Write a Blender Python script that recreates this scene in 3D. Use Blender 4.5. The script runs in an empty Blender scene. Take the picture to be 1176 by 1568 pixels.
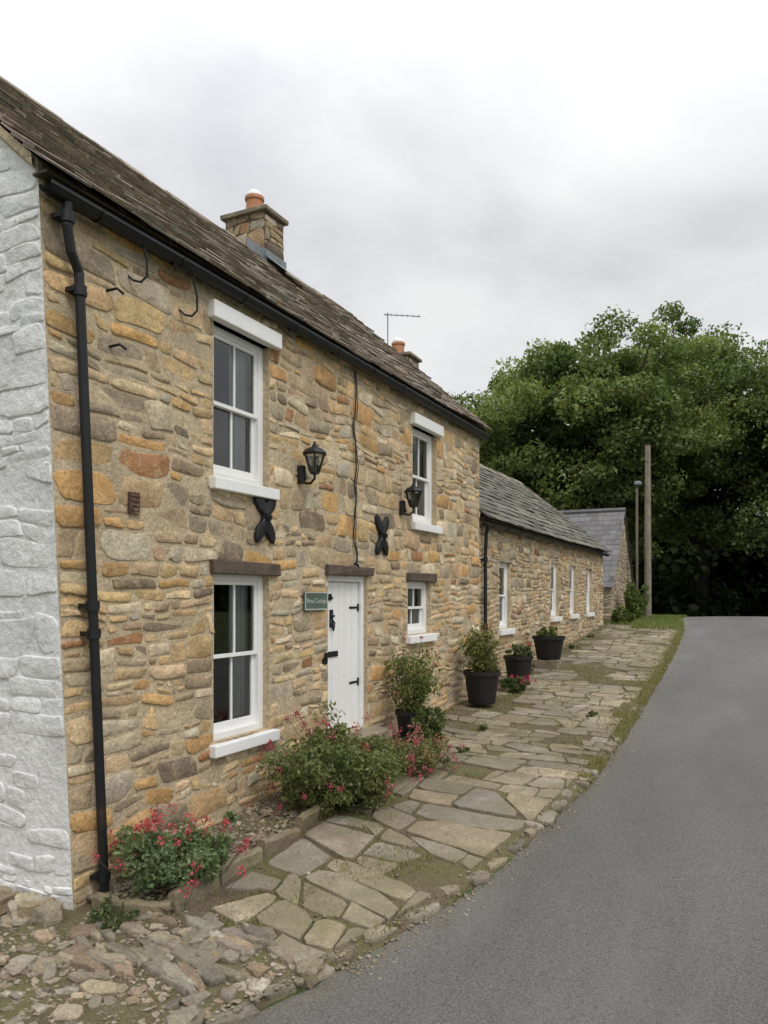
import bpy, math, random
import numpy as np
from mathutils import Vector, Matrix, noise
random.seed(7); rng=np.random.default_rng(7)
R=random.uniform
EYE=2.5
def vary(c,a,b,h=.03):
    k=R(a,b); return tuple(x*k*R(1-h,1+h) for x in c)
# ---------------------------------------------------------------- terrain functions
_ty=[-400,-30,-10,0,3.8,5.5,8,10,13,16,20,24,26,28,32,36,42,60,100,400,2000]
_tz=[-1.2,-1,-.5,-.25,-.08,.1,.30,.40,.54,.70,.94,1.22,1.36,1.48,1.58,1.58,1.3,0.2,-1,-1,-1]
_gy=np.arange(-60,140,.1); _gz=np.interp(_gy,_ty,_tz)
_k=np.exp(-.5*(np.arange(-20,21)/8.)**2); _k/=_k.sum()
_gz=np.convolve(np.pad(_gz,20,mode='edge'),_k,mode='valid')
def g(y): return float(np.interp(y,_gy,_gz))
_ey=[-30,-10,0,2.5,3.8,5.5,7.5,10,14.8,20.4,26.2,31.7,40,60,120]
_ex=[-12,-5,.3,1.4,2.06,2.72,3.0,3.1,2.95,2.8,2.55,1.95,1.6,3,6]
_gx=np.interp(_gy,_ey,_ex)
_gx=np.convolve(np.pad(_gx,20,mode='edge'),_k,mode='valid')
def edge(y): return float(np.interp(y,_gy,_gx))
# ---------------------------------------------------------------- mesh accumulator
ICO=None
def ico():
    global ICO
    if ICO is None:
        import bmesh
        bm=bmesh.new(); bmesh.ops.create_icosphere(bm,subdivisions=2,radius=1)
        ICO=([v.co.copy() for v in bm.verts],[tuple(v.index for v in f.verts) for f in bm.faces]); bm.free()
    return ICO
class Acc:
    def __init__(s): s.v=[];s.f=[];s.c=[]
    def add(s,vs,fs,col=(1,1,1)):
        b=len(s.v); s.v.extend([tuple(p) for p in vs])
        for f in fs: s.f.append(tuple(i+b for i in f)); s.c.append(col)
    def quad(s,a,b,c,d,col=(1,1,1)): s.add([a,b,c,d],[(0,1,2,3)],col)
    def box(s,x0,x1,y0,y1,z0,z1,col=(1,1,1),jit=0,M=None):
        vs=[Vector((x,y,z)) for x in(x0,x1) for y in(y0,y1) for z in(z0,z1)]
        if jit: vs=[v+Vector((R(-jit,jit),R(-jit,jit),R(-jit,jit))) for v in vs]
        if M is not None: vs=[M@v for v in vs]
        s.add(vs,[(0,1,3,2),(4,6,7,5),(0,4,5,1),(2,3,7,6),(0,2,6,4),(1,5,7,3)],col)
    def tube(s,pts,r,seg=8,col=(1,1,1),caps=True):
        pts=[Vector(p) for p in pts]; n=len(pts); vs=[];fs=[]
        rr=r if isinstance(r,(list,tuple)) else [r]*n
        prev=None
        for i,p in enumerate(pts):
            d=(pts[min(i+1,n-1)]-pts[max(i-1,0)]).normalized()
            if prev is None:
                a=Vector((0,0,1)) if abs(d.z)<.9 else Vector((1,0,0))
                u=d.cross(a).normalized()
            else:
                u=(prev-d*prev.dot(d)).normalized()
            prev=u; w=d.cross(u)
            for k in range(seg):
                t=2*math.pi*k/seg; vs.append(p+(u*math.cos(t)+w*math.sin(t))*rr[i])
        for i in range(n-1):
            for k in range(seg):
                k2=(k+1)%seg; fs.append((i*seg+k,i*seg+k2,(i+1)*seg+k2,(i+1)*seg+k))
        if caps:
            fs.append(tuple(range(seg-1,-1,-1))); fs.append(tuple((n-1)*seg+k for k in range(seg)))
        s.add(vs,fs,col)
    def lathe(s,prof,c,seg=20,col=(1,1,1),closed=True):
        vs=[];fs=[];n=len(prof)
        for r,z in prof:
            for k in range(seg):
                t=2*math.pi*k/seg; vs.append((c[0]+r*math.cos(t),c[1]+r*math.sin(t),c[2]+z))
        for i in range(n-1):
            for k in range(seg):
                k2=(k+1)%seg; fs.append((i*seg+k,i*seg+k2,(i+1)*seg+k2,(i+1)*seg+k))
        if closed: fs.append(tuple((n-1)*seg+k for k in range(seg)))
        s.add(vs,fs,col)
    def rock(s,c,sc,rot,col,rough=.28,flat=False):
        V,F=ico(); o=Vector((R(0,50),R(0,50),R(0,50)))
        M=Matrix.Rotation(rot,3,'Z')@Matrix.Rotation(R(-.2,.2),3,'X'); vs=[]
        for v in V:
            q=Vector([math.copysign(abs(a)**.5,a) for a in v])
            q*=1+rough*noise.noise(v*1.3+o)+rough*.5*noise.noise(v*3.1+o)
            q=Vector((q.x*sc[0],q.y*sc[1],q.z*sc[2])); vs.append(M@q+Vector(c))
        s.add(vs,F,col)
    def shard(s,c,rx,ry,th,rot,col,tilt=.2):
        n=random.randint(5,8); M=Matrix.Translation(c)@Matrix.Rotation(rot,4,'Z')@Matrix.Rotation(R(-tilt,tilt),4,'X')@Matrix.Rotation(R(-tilt,tilt),4,'Y')
        A=sorted(2*math.pi*(k+R(-.32,.32))/n for k in range(n)); B=[]
        for t in A:
            q=R(.8,1.12); B.append((q*rx*math.copysign(abs(math.cos(t))**.75,math.cos(t)),q*ry*math.copysign(abs(math.sin(t))**.75,math.sin(t))))
        P2=[]
        for i in range(n):
            p,q=B[i],B[(i+1)%n]; P2.append(p); j=R(.94,1.07); P2.append(((p[0]+q[0])/2*j,(p[1]+q[1])/2*j))
        n=len(P2); vs=[]; tz=[R(-.15,.15)*th for _ in P2]
        for f,z in ((.9,-th),(1,-.1*th),(.97,.55*th),(.86,.85*th)):
            for i,p in enumerate(P2): vs.append(M@Vector((p[0]*f,p[1]*f,z+(tz[i] if z>0 else 0))))
        vs.append(M@Vector((0,0,th*R(.85,1.1))))
        fs=[(i*n+k,i*n+(k+1)%n,(i+1)*n+(k+1)%n,(i+1)*n+k) for i in range(3) for k in range(n)]+[(3*n+k,3*n+(k+1)%n,4*n) for k in range(n)]
        s.add(vs,fs,col)
    def build(s,name,mat,parent=None,smooth=False,bevel=0):
        me=bpy.data.meshes.new(name); me.from_pydata(s.v,[],s.f); me.materials.append(mat)
        ca=me.color_attributes.new('Col','FLOAT_COLOR','CORNER')
        ln=np.array([len(f) for f in s.f]); cc=np.repeat(np.array([(c[0],c[1],c[2],1) for c in s.c]),ln,axis=0)
        ca.data.foreach_set('color',cc.astype(np.float32).ravel())
        if smooth: me.polygons.foreach_set('use_smooth',[True]*len(me.polygons))
        me.update(); ob=bpy.data.objects.new(name,me); bpy.context.scene.collection.objects.link(ob)
        if bevel:
            m=ob.modifiers.new('b','BEVEL'); m.width=bevel; m.segments=2; m.limit_method='ANGLE'
        if parent: attach(ob,parent)
        return ob
def attach(ob,root):
    ob.parent=root; ob.matrix_parent_inverse=Matrix.Translation(-Vector(root.location))
def empty(name,loc):
    e=bpy.data.objects.new(name,None); e.location=loc; e.empty_display_size=.2
    bpy.context.scene.collection.objects.link(e); return e
# ---------------------------------------------------------------- materials
def mat(name,col=(.5,.5,.5),attr=False,rough=.85,spec=.3,n1=3,v1=.25,n2=40,v2=.15,bump=.3,bd=.01,bs=30,tint=None,metal=0,stretch=None):
    m=bpy.data.materials.new(name); m.use_nodes=True; nt=m.node_tree; N=nt.nodes; L=nt.links
    b=N['Principled BSDF']; b.inputs['Roughness'].default_value=rough; b.inputs['Specular IOR Level'].default_value=spec
    b.inputs['Metallic'].default_value=metal
    tc=N.new('ShaderNodeTexCoord'); co=tc.outputs['Object']
    if stretch:
        mp=N.new('ShaderNodeMapping'); mp.inputs['Scale'].default_value=stretch; L.new(co,mp.inputs[0]); cs=mp.outputs[0]
    else: cs=co
    def nz(scale,det=4,ro=.55,src=None):
        n=N.new('ShaderNodeTexNoise'); n.inputs['Scale'].default_value=scale; n.inputs['Detail'].default_value=det; n.inputs['Roughness'].default_value=ro
        L.new(src or co,n.inputs['Vector']); return n.outputs['Fac']
    def rng_(s,a,b_,c,d):
        r=N.new('ShaderNodeMapRange'); L.new(s,r.inputs[0])
        for i,x in enumerate((a,b_,c,d)): r.inputs[i+1].default_value=x
        return r.outputs[0]
    def mul(a,b_):
        x=N.new('ShaderNodeMath'); x.operation='MULTIPLY'; L.new(a,x.inputs[0]); L.new(b_,x.inputs[1]); return x.outputs[0]
    if attr:
        a=N.new('ShaderNodeAttribute'); a.attribute_name='Col'; base=a.outputs['Color']
    else:
        a=N.new('ShaderNodeRGB'); a.outputs[0].default_value=(*col,1); base=a.outputs[0]
    f=mul(rng_(nz(n1,src=cs),.3,.7,1-v1,1+v1),rng_(nz(n2,6,.65),.3,.7,1-v2,1+v2))
    sc=N.new('ShaderNodeVectorMath'); sc.operation='SCALE'; L.new(base,sc.inputs[0]); L.new(f,sc.inputs['Scale'])
    out=sc.outputs[0]
    if tint:
        for i,(tcol,ts,t0,t1,tf) in enumerate(tint):
            mx=N.new('ShaderNodeMixRGB'); mx.inputs[2].default_value=(*tcol,1)
            L.new(rng_(nz(ts,6,.65,src=cs),t0,t1,0,tf),mx.inputs[0]); L.new(out,mx.inputs[1]); out=mx.outputs[0]
    L.new(out,b.inputs['Base Color'])
    if bump:
        bp=N.new('ShaderNodeBump'); bp.inputs['Strength'].default_value=bump; bp.inputs['Distance'].default_value=bd
        L.new(nz(bs,8,.65),bp.inputs['Height']); L.new(bp.outputs[0],b.inputs['Normal'])
    return m
M_stone=mat('sandstone',attr=True,n1=5,v1=.25,n2=35,v2=.3,bump=1,bd=.022,bs=18,tint=[((.64,.51,.33),8,.54,.70,.5),((.17,.135,.09),1.5,.58,.80,.3),((.48,.29,.12),6,.58,.74,.4),((.13,.105,.08),14,.67,.74,.45)])
M_mortar=mat('lime_mortar',(.52,.42,.28),n1=2,v1=.22,n2=30,v2=.28,bump=1,bd=.03,bs=18,tint=[((.30,.23,.145),7,.50,.74,.6)])
M_whitestone=mat('whitewashed_stone',(.74,.74,.73),n1=2.2,v1=.12,n2=18,v2=.14,bump=1,bd=.032,bs=11,tint=[((.45,.43,.39),6,.58,.74,.5),((.50,.47,.41),1.2,.54,.8,.5),((.22,.18,.13),11,.66,.72,.75)])
M_white=mat('white_paint',(.80,.80,.79),rough=.45,spec=.4,n1=2,v1=.04,n2=25,v2=.04,bump=.1,bs=60,tint=[((.5,.48,.44),5,.6,.8,.4)])
M_black=mat('black_iron_paint',(.012,.013,.014),rough=.45,spec=.35,n1=3,v1=.2,v2=.2,bump=.15,bs=40,tint=[((.08,.05,.03),5,.60,.75,.6)])
M_slate=mat('stone_slates',attr=True,n1=3,v1=.3,n2=30,v2=.3,bump=.9,bd=.02,bs=25,tint=[((.29,.26,.19),5,.58,.72,.55),((.09,.10,.04),1.6,.55,.7,.5),((.32,.30,.25),26,.66,.72,.6)])
M_bluesl=mat('blue_slates',attr=True,rough=.6,n1=3,v1=.15,n2=30,v2=.15,bump=.3,bd=.01)
M_terra=mat('terracotta',(.46,.22,.12),n1=6,v1=.15,v2=.1,bump=.2,tint=[((.2,.16,.11),7,.55,.75,.5)])
M_lead=mat('lead_flashing',(.20,.22,.24),rough=.5,bump=.3)
M_lintel=mat('dark_lintel_stone',(.10,.075,.058),n1=5,v1=.3,v2=.3,bump=.6)
M_timber=mat('weathered_timber',(.22,.19,.145),n1=4,v1=.2,v2=.2,bump=.5)
M_bark=mat('bark',(.07,.055,.04),n1=5,v1=.3,v2=.3,bump=1,bd=.05,bs=12)
M_plastic=mat('black_plastic',(.014,.014,.015),rough=.5,bump=.1)
M_soil_roomdark=mat('soil_and_room_dark',(.05,.038,.026),bump=1,bd=.03)  # earth in the pots; also paints the darkness behind the windows
M_curtain=mat('curtain',(.74,.74,.72),v1=.05,v2=.05,bump=0)
M_sign=mat('sign_slate',(.09,.125,.105),rough=.5,bump=.1)
M_letter=mat('sign_lettering',(.45,.47,.43),bump=0)
M_asph=mat('asphalt',attr=True,rough=.88,spec=.25,n1=.9,v1=.14,n2=70,v2=.6,bump=1,bd=.018,bs=80,stretch=(1,.3,1),tint=[((.092,.091,.088),.6,.5,.72,.55),((.215,.21,.20),.8,.50,.75,.55),((.36,.35,.32),140,.62,.70,.6),((.07,.07,.07),60,.62,.70,.5)])
M_flag=mat('flagstones',attr=True,n1=2,v1=.25,n2=35,v2=.3,bump=1,bd=.020,bs=14,tint=[((.15,.14,.07),1.3,.44,.60,.62),((.20,.16,.105),5,.46,.64,.62),((.40,.365,.29),24,.64,.74,.5),((.10,.09,.06),9,.60,.72,.5)])
M_bed=mat('mossy_path_bed',(.13,.10,.064),n1=3,v1=.3,n2=60,v2=.5,bump=1,bd=.025,bs=45,tint=[((.135,.13,.048),1.6,.42,.58,.75),((.28,.235,.17),60,.58,.66,.75)])
M_rock=mat('rubble_stone',attr=True,n1=6,v1=.25,n2=40,v2=.35,bump=1,bd=.02,bs=20,tint=[((.10,.095,.05),3,.50,.68,.55),((.12,.095,.06),12,.55,.7,.5)])
M_grass=mat('grass_ground',(.07,.095,.03),n1=.7,v1=.3,n2=30,v2=.4,bump=1,bd=.05,bs=25,tint=[((.10,.09,.045),.9,.5,.7,.5)])
def foliage_mat(name,tr=.3):
    m=bpy.data.materials.new(name); m.use_nodes=True; nt=m.node_tree; N=nt.nodes; L=nt.links
    b=N['Principled BSDF']; b.inputs['Roughness'].default_value=.6; b.inputs['Specular IOR Level'].default_value=.25
    a=N.new('ShaderNodeAttribute'); a.attribute_name='Col'; L.new(a.outputs['Color'],b.inputs['Base Color'])
    t=N.new('ShaderNodeBsdfTranslucent'); s=N.new('ShaderNodeVectorMath'); s.operation='MULTIPLY'; s.inputs[1].default_value=(1.2,1.4,.7)
    L.new(a.outputs['Color'],s.inputs[0]); L.new(s.outputs[0],t.inputs['Color'])
    mx=N.new('ShaderNodeMixShader'); mx.inputs[0].default_value=tr
    L.new(b.outputs[0],mx.inputs[1]); L.new(t.outputs[0],mx.inputs[2]); L.new(mx.outputs[0],N['Material Output'].inputs[0]); return m
M_leaf=foliage_mat('leaves'); M_petal=foliage_mat('petals',.35)
m=bpy.data.materials.new('window_glass'); m.use_nodes=True; N=m.node_tree.nodes; L=m.node_tree.links; N.remove(N['Principled BSDF'])
gl=N.new('ShaderNodeBsdfGlossy'); gl.inputs['Roughness'].default_value=.03; tr=N.new('ShaderNodeBsdfTransparent'); tr.inputs[0].default_value=(.85,.9,.9,1)
fr=N.new('ShaderNodeFresnel'); fr.inputs[0].default_value=1.9; mx=N.new('ShaderNodeMixShader')
L.new(fr.outputs[0],mx.inputs[0]);L.new(tr.outputs[0],mx.inputs[1]);L.new(gl.outputs[0],mx.inputs[2]);L.new(mx.outputs[0],N['Material Output'].inputs[0])
M_glass=m
# ---------------------------------------------------------------- stone walls
PAL=[((.56,.39,.20),5),((.52,.37,.215),5),((.60,.45,.27),4),((.42,.315,.20),4),((.37,.30,.21),3),((.53,.32,.135),2.8),((.37,.19,.09),.8),((.48,.42,.31),2.3),((.28,.215,.145),2),((.63,.52,.36),3.4)]
def stonecol(dark=1,sat=1.0):
    t=random.choices([p[0] for p in PAL],[p[1] for p in PAL])[0]; k=R(.78,1.14)*dark
    m_=sum(t)/3
    return tuple((m_+(c-m_)*sat)*k*R(.97,1.03) for c in t)
def cut(rect,ops):
    rs=[rect]
    for (a,b,c,d) in ops:
        out=[]
        for r in rs:
            if r[1]<=a or r[0]>=b or r[3]<=c or r[2]>=d: out.append(r); continue
            cand=[(r[0],a,r[2],r[3]),(b,r[1],r[2],r[3]),(r[0],r[1],r[2],c),(r[0],r[1],d,r[3])]
            cand=[q for q in cand if q[1]-q[0]>.05 and q[3]-q[2]>.04]
            if cand:
                cand.sort(key=lambda q:-(q[1]-q[0])*(q[3]-q[2])); out.append(cand[0])
                if len(cand)>1:
                    p=cand[1]; q=cand[0]
                    if p[1]<=q[0] or p[0]>=q[1]: out.append(p)
        rs=out
    return rs
def stones(acc,s0,s1,t0,t1,ops,P,inside=None,wm=.33,hm=.145,dark=1,sat=1.0,joint=.013,dep=(.0005,.013),colf=None,soft=1,miss=.03):
    t=t0
    def put(r):
        for q in cut(r,ops):
            cs,ct=(q[0]+q[1])/2,(q[2]+q[3])/2
            if inside and not inside(cs,ct): continue
            if random.random()<miss: continue
            hw,hh=(q[1]-q[0])/2-joint*R(.4,1.6),(q[3]-q[2])/2-joint*R(.4,1.6)
            if hw<.015 or hh<.012: continue
            col=(colf or (lambda:stonecol(dark,sat)))(); D=R(*dep); n=20; base=[]
            if random.random()<.06 and soft==1: D+=.012
            ex=R(.2,.55); rot=R(-.09,.09); tp1=R(-.2,.2); tp2=R(-.14,.14); sk=R(-.4,.4); o=R(0,99)
            for k in range(n):
                th=2*math.pi*(k+.5)/n; c_,s_=math.cos(th),math.sin(th)
                a=math.copysign(abs(c_)**ex,c_); b=math.copysign(abs(s_)**ex,s_)
                nn=noise.noise(Vector((c_*1.6+o,s_*1.6,0))); n2=noise.noise(Vector((c_*5+o,s_*5,4)))
                a*=1+.10*nn+.03*n2; b*=1+.18*nn+.08*n2+tp1*a*(b>0)+tp2*a*(b<0)
                x=a*hw+sk*b*hh; y=b*hh+rot*a*hw*.7
                base.append((x*(.97 if abs(sk)>.2 else 1),y))
            vs=[];tl=(R(-.006,.006),R(-.006,.006))
            for (sc,ins,dd) in ((1,0,-.012),(1,.003*soft,D*.7),(1,.011*soft,D)):
                for (x,y) in base:
                    l=math.hypot(x,y); f=max(.2,(l-ins)/l) if l>0 else 1
                    x2,y2=x*f,y*f
                    S=cs+x2;T=ct+y2
                    w=warp(S,T); S+=w[0];T+=w[1]
                    for (a,b,c,d) in ops:
                        if a<S<b and c<T<d:
                            m_=min((S-a,0),(b-S,1),(T-c,2),(d-T,3))
                            if m_[1]==0:S=a
                            elif m_[1]==1:S=b
                            elif m_[1]==2:T=c
                            else:T=d
                    S=min(max(S,s0+.004),s1-.004)
                    vs.append(P(S,T,dd+(tl[0]*x/hw+tl[1]*y/hh if dd>0 else 0)))
            w=warp(cs,ct); vs.append(P(cs+w[0],ct+w[1],D*R(.9,1.25)))
            fs=[]
            for i in range(2):
                for k in range(n):
                    k2=(k+1)%n; fs.append((i*n+k,i*n+k2,(i+1)*n+k2,(i+1)*n+k))
            for k in range(n): fs.append((2*n+k,2*n+(k+1)%n,3*n))
            acc.add(vs,fs,col)
    def warp(S,T):
        e=min(1,max(0,(S-s0)/.4),max(0,(s1-S)/.4))
        return (.035*e*noise.noise(Vector((S*1.7,T*1.9,3.1))), .09*noise.noise(Vector((S*.9,T*1.3,7.7)))+.04*noise.noise(Vector((S*3,T*3,1))))
    while t<t1-.03:
        h=min(hm*random.choice([.5,.7,.85,1,1.1,1.35,1.75])*R(.9,1.1),t1-t); 
        if t1-t-h<.05: h=t1-t
        s=s0
        while s<s1-.02:
            w=wm*R(.35,1.5)*(.7+.35*h/hm)
            if s1-s-w<.1: w=s1-s
            q=random.random()
            if h>hm*.95 and q<.45 and w>.14:
                k=R(.35,.65); m_=s+w*R(.35,.65)
                if random.random()<.6:
                    put((s,m_,t,t+h*k)); put((m_,s+w,t,t+h*k)); put((s,s+w,t+h*k,t+h))
                else:
                    put((s,s+w,t,t+h*k)); put((s,m_,t+h*k,t+h)); put((m_,s+w,t+h*k,t+h))
            else: put((s,s+w,t,t+h))
            s+=w
        t+=h
def panel(acc,s0,s1,t0,t1,ops,P,extra_s=(),rev=.32):
    S=sorted(set([s0,s1,*extra_s]+[o[0] for o in ops]+[o[1] for o in ops])); T=sorted(set([t0,t1]+[o[2] for o in ops]+[o[3] for o in ops]))
    for a,b in zip(S,S[1:]):
        for c,d in zip(T,T[1:]):
            m_=((a+b)/2,(c+d)/2)
            if any(o[0]<m_[0]<o[1] and o[2]<m_[1]<o[3] for o in ops): continue
            acc.quad(P(a,c,0),P(b,c,0),P(b,d,0),P(a,d,0))
    for (a,b,c,d) in ops:
        for p,q in (((a,c),(b,c)),((b,c),(b,d)),((b,d),(a,d)),((a,d),(a,c))):
            acc.quad(P(*p,0),P(*q,0),P(*q,-rev),P(*p,-rev))
def lean(s,t): return -.33*((t+.1)/5.6)*max(0,1-(s-4.39)/.9)
def PF(s,t,d): return (d,s+lean(s,t),t)
def PG(s,t,d): return (-s,4.39+lean(4.39,t)-d,t)
RS=.88
H1=dict(ops=[(6.10,7.05,3.67,5.2),(6.10,7.05,1.05,2.72),(8.32,9.38,.72,2.76),(10.9,11.85,3.64,5.12),(10.72,11.62,1.9,2.72)])
cot=empty('stone_cottage',(-3,9.2,.2))
a=Acc(); panel(a,4.39,14.0,-.6,5.75,H1['ops'],PF,extra_s=(5.29,))
a.quad((0,14,-.6),(-6,14,-.6),(-6,14,5.74),(0,14,5.74)); a.add([(0,14,5.74),(-6,14,5.74),(-3,14,8.38)],[(0,1,2)])
a.quad((-6,4.39,-.6),(-6,14,-.6),(-6,14,5.72),(-6,4.06,5.72)); a.build('mortar_wall',M_mortar,cot)
a=Acc(); stones(a,4.39,14.0,-.35,5.70,H1['ops'],PF); a.build('rubble_stones',M_stone,cot,smooth=True)
gt=lambda s:5.75+RS*min(s,6-s)
a=Acc(); a.quad(PG(0,-.6,0),PG(6,-.6,0),PG(6,5.75,0),PG(0,5.75,0)); a.add([PG(0,5.75,0),PG(6,5.75,0),PG(3,8.39,0)],[(0,1,2)]); a.build('gable_wall',M_whitestone,cot)
a=Acc(); stones(a,0,6,-.35,8.3,[],PG,inside=lambda s,t:t<gt(s)-.1,wm=.38,hm=.16,joint=.002,dep=(-.003,.013),soft=2.2,miss=.06); a.build('painted_stones',M_whitestone,cot,smooth=True)
a=Acc(); n=20
for i in range(n):
    s0_,s1_=i*3/n,(i+1)*3/n; f=lambda s:(-s,4.39+lean(4.39,gt(s)),gt(s)+.0)
    p,q=Vector(f(s0_)),Vector(f(s1_)); a.quad(p+Vector((0,-.045,-.07)),q+Vector((0,-.045,-.07)),q+Vector((0,-.055,.012)),p+Vector((0,-.055,.012)))
    a.quad(p+Vector((0,.01,-.11)),q+Vector((0,.01,-.11)),q+Vector((0,-.045,-.07)),p+Vector((0,-.045,-.07)))
a.build('verge_fillet',M_mortar,cot)
# ---------------------------------------------------------------- roofs
def roof(name,parent,y0,y1,xe,ze,xr,slope,xb,cols,material,row=.18,wid=.34,th=.020,ridgecol=(.25,.21,.165),sag=.04):
    a=Acc(); zr=ze+slope*(xe-xr)
    for sgn,xs in ((1,xe),(-1,xb)):
        run=abs(xs-xr); L_=math.hypot(run,zr-ze); n=int(L_/row); rr=L_/n
        ux=(xr-xs)/L_; uz=(zr-ze)/L_; nx,nz=(uz*sgn,abs(ux))
        for i in range(n):
            y=y0-R(0,.02); off=i*rr; rk=R(.85,1.12)
            while y<y1:
                w=wid*R(.6,1.4)
                if y+w>y1-.12: w=y1-y+R(0,.03)
                l0=off-.05+R(-.022,.022) ; l1=min(off+rr+.10,L_); lift=.028+R(0,.016); t_=th*R(.8,1.6)
                vs=[]
                for l,bb in ((l0,lift),(l1,0.004)):
                    for yy in (y+.004,y+w-.004):
                        z_=-sag*math.sin(math.pi*min(1,max(0,(yy-y0)/(y1-y0))))+.03*noise.noise(Vector((yy*.7,l*.8,2)))*min(1,l/1.5)
                        for tt in (0,t_):
                            q=bb+tt+R(-.005,.005); vs.append((xs+ux*l+nx*q,yy+R(-.005,.005),ze+uz*l+nz*q+z_))
                a.add(vs,[(0,2,3,1),(4,5,7,6),(0,1,5,4),(2,6,7,3),(1,3,7,5),(0,4,6,2)],vary(random.choice(cols),.78*rk,1.22*rk))
                y+=w
    y=y0
    while y<y1:
        w=min(R(.4,.55),y1-y+.01); c=vary(ridgecol,.8,1.2)
        zz=zr+.05-sag*math.sin(math.pi*(y-y0)/(y1-y0))+R(-.012,.012); dx=.17
        vs=[(xr+o,yy,zz+h) for yy in(y,y+w-.01) for (o,h) in ((-dx,-dx*slope),(0,.03),(dx,-dx*slope),(dx,-dx*slope-.03),(0,-.01),(-dx,-dx*slope-.03))]
        a.add(vs,[(0,1,7,6),(1,2,8,7),(2,3,9,8),(0,5,4,1),(1,4,3,2),(6,7,10,11),(7,8,9,10)],c); y+=w
    a.build(name+'_slates',material,parent)
    u=Acc(); 
    for xs in (xe,xb): u.quad((xs,y0+.06,ze-.01),(xs,y1-.03,ze-.01),(xr,y1-.03,zr-.01),(xr,y0+.06,zr-.01))
    u.box(-.02,xe-.02,y0+.05,y1-.05,ze-.03,ze-.012)
    u.build(name+'_underlay',M_lintel,parent)
BR=[(.245,.195,.15),(.215,.17,.13),(.28,.225,.175),(.19,.155,.125),(.25,.21,.155),(.225,.205,.17)]
roof('roof',cot,3.97,14.12,.15,5.64,-3,RS,-6.15,BR,M_slate,row=.165,sag=.07)
def gutter(name,parent,y0,y1,x,z,r=.06):
    a=Acc(); n=10
    for k in range(n):
        t0=math.pi+math.pi*k/n; t1=math.pi+math.pi*(k+1)/n
        for rr in (r,r-.008):
            a.quad((x+rr*math.cos(t0),y0,z+rr*math.sin(t0)),(x+rr*math.cos(t1),y0,z+rr*math.sin(t1)),(x+rr*math.cos(t1),y1,z+rr*math.sin(t1)-.02),(x+rr*math.cos(t0),y1,z+rr*math.sin(t0)-.02))
    for sx in (-1,1): a.box(x+sx*r-.006,x+sx*r+.006,y0,y1,z-.018,z+.008)
    yy=y0+.5
    while yy<y1:
        pts=[(x+(r+.008)*math.cos(math.pi+math.pi*k/8),yy,z+(r+.008)*math.sin(math.pi+math.pi*k/8)) for k in range(9)]
        a.tube([(0,yy,z+.02)]+pts,.009,6); 
        if int(yy*3)%2==0: a.tube([(x,yy-.09,z-r-.004),(x,yy+.09,z-r-.004)],r*.35,8)
        yy+=.95
    a.build(name,M_black,parent,smooth=False)
gutter('gutter',cot,4.02,14.1,.115,5.53,.066)
a=Acc(); a.box(.022,.045,4.1,14.0,5.50,5.60); a.build('eaves_board',M_black,cot)
def pipe(name,parent,pts,r=.036,joints=()):
    a=Acc(); a.tube(pts,r,12)
    for p in joints: 
        p=Vector(p); a.tube([p-Vector((0,0,.04)),p+Vector((0,0,.04))],r+.014,12); a.box(p.x-.09,p.x+.0,p.y-.075,p.y+.075,p.z-.018,p.z+.018)
    a.build(name,M_black,parent,smooth=False)
def on(z): 
    f=(5.0-z)/(5.0-.10); return (.085,4.36+.26*f,z)
pipe('downpipe',cot,[(.115,4.22,5.47),(.115,4.22,5.30),(.10,4.27,5.12),on(5.0),on(4.8),on(3.5),on(2.0),on(1),on(.1),(.10,4.64,.02),(.16,4.65,-.05)],.039,[on(4.86),on(2.42),on(2.20),on(.25),(.115,4.22,5.36)])
a=Acc()
for y,z in ((4.95,5.22),(5.6,5.14)):
    a.tube([(.0,y,z),(.05,y+.02,z-.05),(.10,y+.06,z-.06),(.13,y+.1,z),(.13,y+.10,z+.12),(.12,y+.05,z+.3)],.011,6)
for y,z in ((4.72,5.0),(4.75,4.55)): a.tube([(0,y,z),(.09,y+.03,z+.015),(.10,y+.09,z-.01)],.012,6)
a.build('iron_hooks',M_black,cot)
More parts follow.
